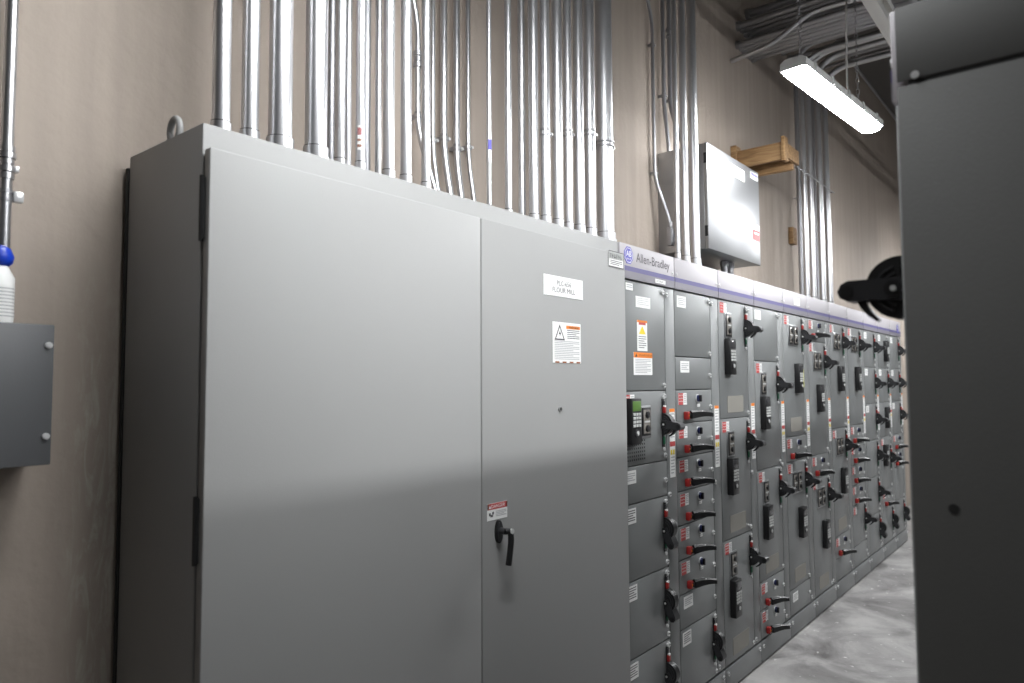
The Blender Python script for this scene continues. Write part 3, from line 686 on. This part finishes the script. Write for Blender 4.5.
# ------------------------------------------------------------------ conduit bundle farther along, turning overhead
RUN = -5.9
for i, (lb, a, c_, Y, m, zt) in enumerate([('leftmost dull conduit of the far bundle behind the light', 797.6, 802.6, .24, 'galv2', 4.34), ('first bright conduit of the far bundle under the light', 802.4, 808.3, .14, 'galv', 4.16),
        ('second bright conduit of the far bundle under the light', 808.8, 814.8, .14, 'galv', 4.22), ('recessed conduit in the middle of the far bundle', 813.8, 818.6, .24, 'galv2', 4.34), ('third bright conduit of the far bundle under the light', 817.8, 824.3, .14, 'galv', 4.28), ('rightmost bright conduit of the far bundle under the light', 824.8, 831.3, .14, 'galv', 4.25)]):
    c = Q((a+c_)/2, 230, Y); r = (c_-a)/2*depth(c)/FPX*.95
    t = thing('overhead_conduit', lb, 'conduit', (c[0], c[1], H), 'conduits turning overhead')
    MB().tube(bez([(0, 0, 0), (0, 0, zt-H), (0, RUN-c[1], zt-H)], .22, 10), r, m, 18).build('pipe', t)
    mb = MB(); hub(mb, r); mb.build('hub_fitting', t)
mb = MB(); a_, b_ = Q(797, 160, .095), Q(833, 172, .095); mb.box((-.02, -.003, -.004), (b_[0]-a_[0]+.02, .003, .004), 'galv2', .001)
for x in (.01, b_[0]-a_[0]-.02): mb.tube([(x, 0, 0), (x, YW-.0955, 0)], .005, 'galv2', 8)
tag(mb.build('conduit_strut', None, (a_[0], .095, a_[2]-.05)), 'thin strut strapping the far conduit bundle to the wall', 'strut')
# conduits that come out of the wall overhead and cross the aisle
OV = []
k = 0
for zz, xs in ((4.12, (2.44, 2.50, 2.56, 2.62, 2.68, 2.74)), (4.27, (2.46, 2.53, 2.60, 2.67, 2.74)), (4.44, (2.66, 2.80, 2.94, 3.10, 3.26, 3.44, 3.62))):
    for x in xs:
        ORD = ['lowest', 'middle', 'highest'][[4.12, 4.27, 4.44].index(zz)]; nth = ['first', 'second', 'third', 'fourth', 'fifth', 'sixth', 'seventh'][xs.index(x)]
        r = random.choice((.019, .022, .026)) if zz < 4.4 else random.choice((.022, .028, .033)); t = thing('ceiling_conduit', f'dim overhead conduit, {nth} from the left in the {ORD} layer above the light', 'conduit', (x, YW, zz), 'dim conduits crossing overhead')
        MB().tube([(0, -.001, 0), (0, RUN-YW, 0)], r, 'galv2', 12).build('pipe', t)
        mb = MB(); mb.disc((0, -.001, 0), r*1.35, -.03, 'y', 'galv2', 12); mb.build('bushing', t)
for j, y in enumerate((-.75, -2.6)):
    mb = MB(); mb.box((2.3, y-.02, 4.025), (4.3, y+.02, 4.065), 'galv2', .002)
    for x in (2.36, 4.24): mb.tube([(x, y, 4.03), (x, y, ZC)], .006, 'galv2', 8)
    tag(mb.build('trapeze_hanger'), ['trapeze hanger carrying the overhead conduits near the wall', 'trapeze hanger carrying the overhead conduits farther out'][j], 'hanger')
# pale flexible conduit looping below the overhead run
P = [QX(768, 46, 2.33), QX(782, 36, 2.33), QX(797, 23, 2.33), QX(810, 13, 2.33), QX(832, 5, 2.33), QX(870, -4, 2.33)]
base = P[0].copy(); P = [Vector((base.x, YW-.002, base.z-.03))]+P
tag(MB().tube([q-base for q in bez(P, .1)], .017, 'galv', 12).build('flexible_conduit', None, base), 'pale curved conduit swooping under the overhead conduits', 'conduit')
# wall rod, cross rod, joist
z = 4.78; mb = MB().tube([(4.3, .2, z), (XR-.01, .2, z)], .014, 'galv2', 10); o = mb.build('wall_rod'); tag(o, 'thin dark rod running along the wall behind the light', 'rod')
a_ = QX(819, 69, 4.6); mb = MB().tube([(4.6, YW-.001, a_[2]), (4.6, -5, a_[2]+.08)], .014, 'galv2', 10); tag(mb.build('cross_rod'), 'thin dark rod crossing the aisle beyond the light', 'rod')
jo = thing('roof_joist', 'white painted open web joist at the upper right', 'joist', (1.5, -.63, 3.80))
JL = XR-1.5-.01
mb = MB(); mb.box((0, -.035, 0), (JL, .035, .012), 'joist', .002).box((0, -.035, .012), (JL, -.029, .05), 'joist').box((0, .029, .012), (JL, .035, .05), 'joist'); mb.build('bottom_chord', jo)
mb = MB(); mb.box((0, -.035, .155), (JL, .035, .167), 'joist', .002).box((0, -.035, .12), (JL, -.029, .155), 'joist'); mb.build('top_chord', jo)
wb = MB().tube([(0, 0, .01), (.12, 0, .157)], .007, 'joist', 8).mesh('web_bar'); wb2 = MB().tube([(0, 0, .157), (.12, 0, .01)], .007, 'joist', 8).mesh('web_bar')
for i in range(int(JL/.24)): put('web_bar', wb, jo, (i*.24, 0, 0)); put('web_bar', wb2, jo, (i*.24+.12, 0, 0))
for x in (.3, 4.6): MB().tube([(x, 0, .165), (x, 0, ZC-3.80)], .006, 'galv2', 8).build('hanger_rod', jo)

# ------------------------------------------------------------------ timber bracket
tb = thing('timber_bracket', 'pine timber bracket on the wall above the steel box', 'bracket', (2.3, YW, 3.1))
bz1, bz0 = 3.275-3.1, 3.155-3.1
MB().box((-.02, -.040, .02), (.07, -.0005, .215), 'wood', .002).build('wall_block', tb)
MB().box((.0, -.355, bz0), (.04, -.041, bz1), 'wood', .002).build('timber_arm', tb)
MB().box((-.015, -.380, bz0-.015), (.06, -.356, bz1+.035), 'wood', .002).build('end_board', tb)
MB().box((.22, -.355, bz0-.02), (.26, -.041, bz1), 'wood', .002).build('timber_arm', tb)
MB().box((.061, -.378, bz0+.02), (.30, -.356, bz1), 'wood', .002).build('cross_board', tb)
MB().box((.20, -.040, .0), (.29, -.0005, .215), 'wood', .002).build('wall_block', tb)
p = Q(794, 236, YW-.03); tag(MB().box((-.05, -.038, -.07), (.05, -.0005, .07), 'wood', .002).build('wood_block', None, (p[0], YW, p[2])), 'small wood block on the wall left of the far conduit bundle', 'wood block')

# ------------------------------------------------------------------ left wall: grey box, conduit, bottle
GX1 = -2.025; GY = .27; GZ0, GZ1 = 1.446, 1.757
gb = thing('junction_box', 'blue-grey box on the wall at the left edge', 'electrical box', (GX1-.20, YW, GZ0))
MB().box((-.20, GY+.012-YW, 0), (.197, -.0005, GZ1-GZ0), 'box', .003).build('box_body', gb)
cv = MB().box((-.203, GY-YW, -.002), (.20, GY+.012-YW, GZ1-GZ0+.002), 'box', .003).build('cover', gb)
SCRW = MB().disc((0, 0, 0), .0075, -.005, 'y', 'chrome', 14).disc((0, -.005, 0), .0045, -.0025, 'y', 'chrome', 12).mesh('screw')
for z in (.062, .266): put('screw', SCRW, cv, (.188, GY-YW, z))
c = Q(10.2, 60, .375)
lt = thing('conduit', 'conduit at the left edge standing on the blue-grey wall box', 'conduit', (c[0], .375, GZ1), GRP)
r = 5.6*depth(c)/FPX
MB().tube([(0, 0, .003), (0, 0, ZC-GZ1)], r, 'galv', 20).build('pipe', lt)
zc = Q(8, 163, .375)[2]-GZ1
mb = MB()
for k, (dz, f_) in enumerate(((-.038, 1.25), (-.022, 1.42), (-.004, 1.2), (.010, 1.42), (.026, 1.25))): mb.disc((0, 0, zc+dz), r*f_, .013, 'z', 'galv', 20)
mb.box((r*1.1, -.01, zc-.02), (r*1.8, .01, zc-.006), 'chrome', .002); mb.build('coupling', lt)
mb = MB(); strap(mb, Q(8, 196, .375)[2]-GZ1, r, YW-.3755); mb.box((r, -.014, Q(8, 196, .375)[2]-GZ1-.014), (r*2.6, .004, Q(8, 196, .375)[2]-GZ1+.012), 'chrome', .004); mb.build('strap', lt)
bt = thing('bottle', 'white bottle with blue cap on the wall box', 'bottle', (Q(-3, 300, .32)[0], .315, GZ1+.002))
zt = lambda y: Q(3, y, .315)[2]-GZ1-.002
mb = MB(); rr = .030; zz0 = zt(278); zz1 = zt(268)
mb.tube([(0, 0, 0), (0, 0, .006), (0, 0, zz0), (0, 0, zz1), (0, 0, zz1+.004)], [rr*.94, rr, rr, rr*.62, rr*.55], 'bottle', 24); mb.build('bottle_body', bt)
mb = MB(); ctop = zt(246); cm = (zz1+ctop)/2
mb.tube([(0, 0, zz1+.004), (0, 0, zz1+.010), (0, 0, cm), (0, 0, ctop-.006), (0, 0, ctop)], [.018, .025, .028, .021, .010], 'cap', 20); mb.build('cap', bt)
mb = MB(); n = 10
for v0, v1, m in [(.10, .82, 'white')]+[(.14+.075*i, .165+.075*i, 'softprint') for i in range(9)]:
    R_ = rr*(1.01 if m == 'white' else 1.02)
    for k in range(n):
        A = -2.6+2.6*k/n; B = A+2.6/n
        mb.add([(R_*math.cos(A), R_*math.sin(A), zz0*v0), (R_*math.cos(B), R_*math.sin(B), zz0*v0), (R_*math.cos(B), R_*math.sin(B), zz0*v1), (R_*math.cos(A), R_*math.sin(A), zz0*v1)], [(0, 1, 2, 3)], m, True)
mb.build('printed_label', bt)

# ------------------------------------------------------------------ opposite row across the aisle (its end panel fills the right edge)
AX, AY = -1.352, -1.322
RD = .50
def opposite(i):
    x1 = AX+(i+1)*W
    lb = 'dark grey cabinet end panel close at the right edge' if i == 0 else f'{["second","third","fourth","fifth","sixth","seventh","eighth","ninth"][i-1]} cabinet of the row across the aisle, behind the dark end panel'
    un = [(12, 8, [('r',), ('edge', 1.772)] if i == 0 else [('r',), ('out',)]), (8, 4, [('r',), ('win',)]), (4, 0, [('g',)])]
    t = section((x1, AY, 0), lb, un, None, tall=False, rz=math.pi, name='opposite_section', group='cabinets across the aisle')
    return t
for i in range(8):
    t = opposite(i)
    if i == 0:
        # end panels on local x = W side (faces -X in the world)
        zs = QX(905, 84, AX)[2]
        MB().box((W, .004, 0), (W+.003, D+.25, zs-.004), 'edge', .0012).build('end_panel', t)
        MB().box((W, .004, zs+.004), (W+.003, D+.25, H), 'edge', .0012).build('end_panel', t)
        MB().box((W-.02, .02, zs-.01), (W+.001, D+.24, zs+.01), 'dark').build('panel_gap', t)
        p = QX(915, 75, AX-.003); s = MB().disc((0, 0, 0), .006, .003, 'x', 'chrome', 12).build('screw', t, (W+.003, AY-p[1], p[2]))
        p = QX(954, 509, AX-.003); s = MB().disc((0, 0, 0), .0075, .0008, 'x', 'dark', 14).build('panel_hole', t, (W+.003, AY-p[1], p[2]))
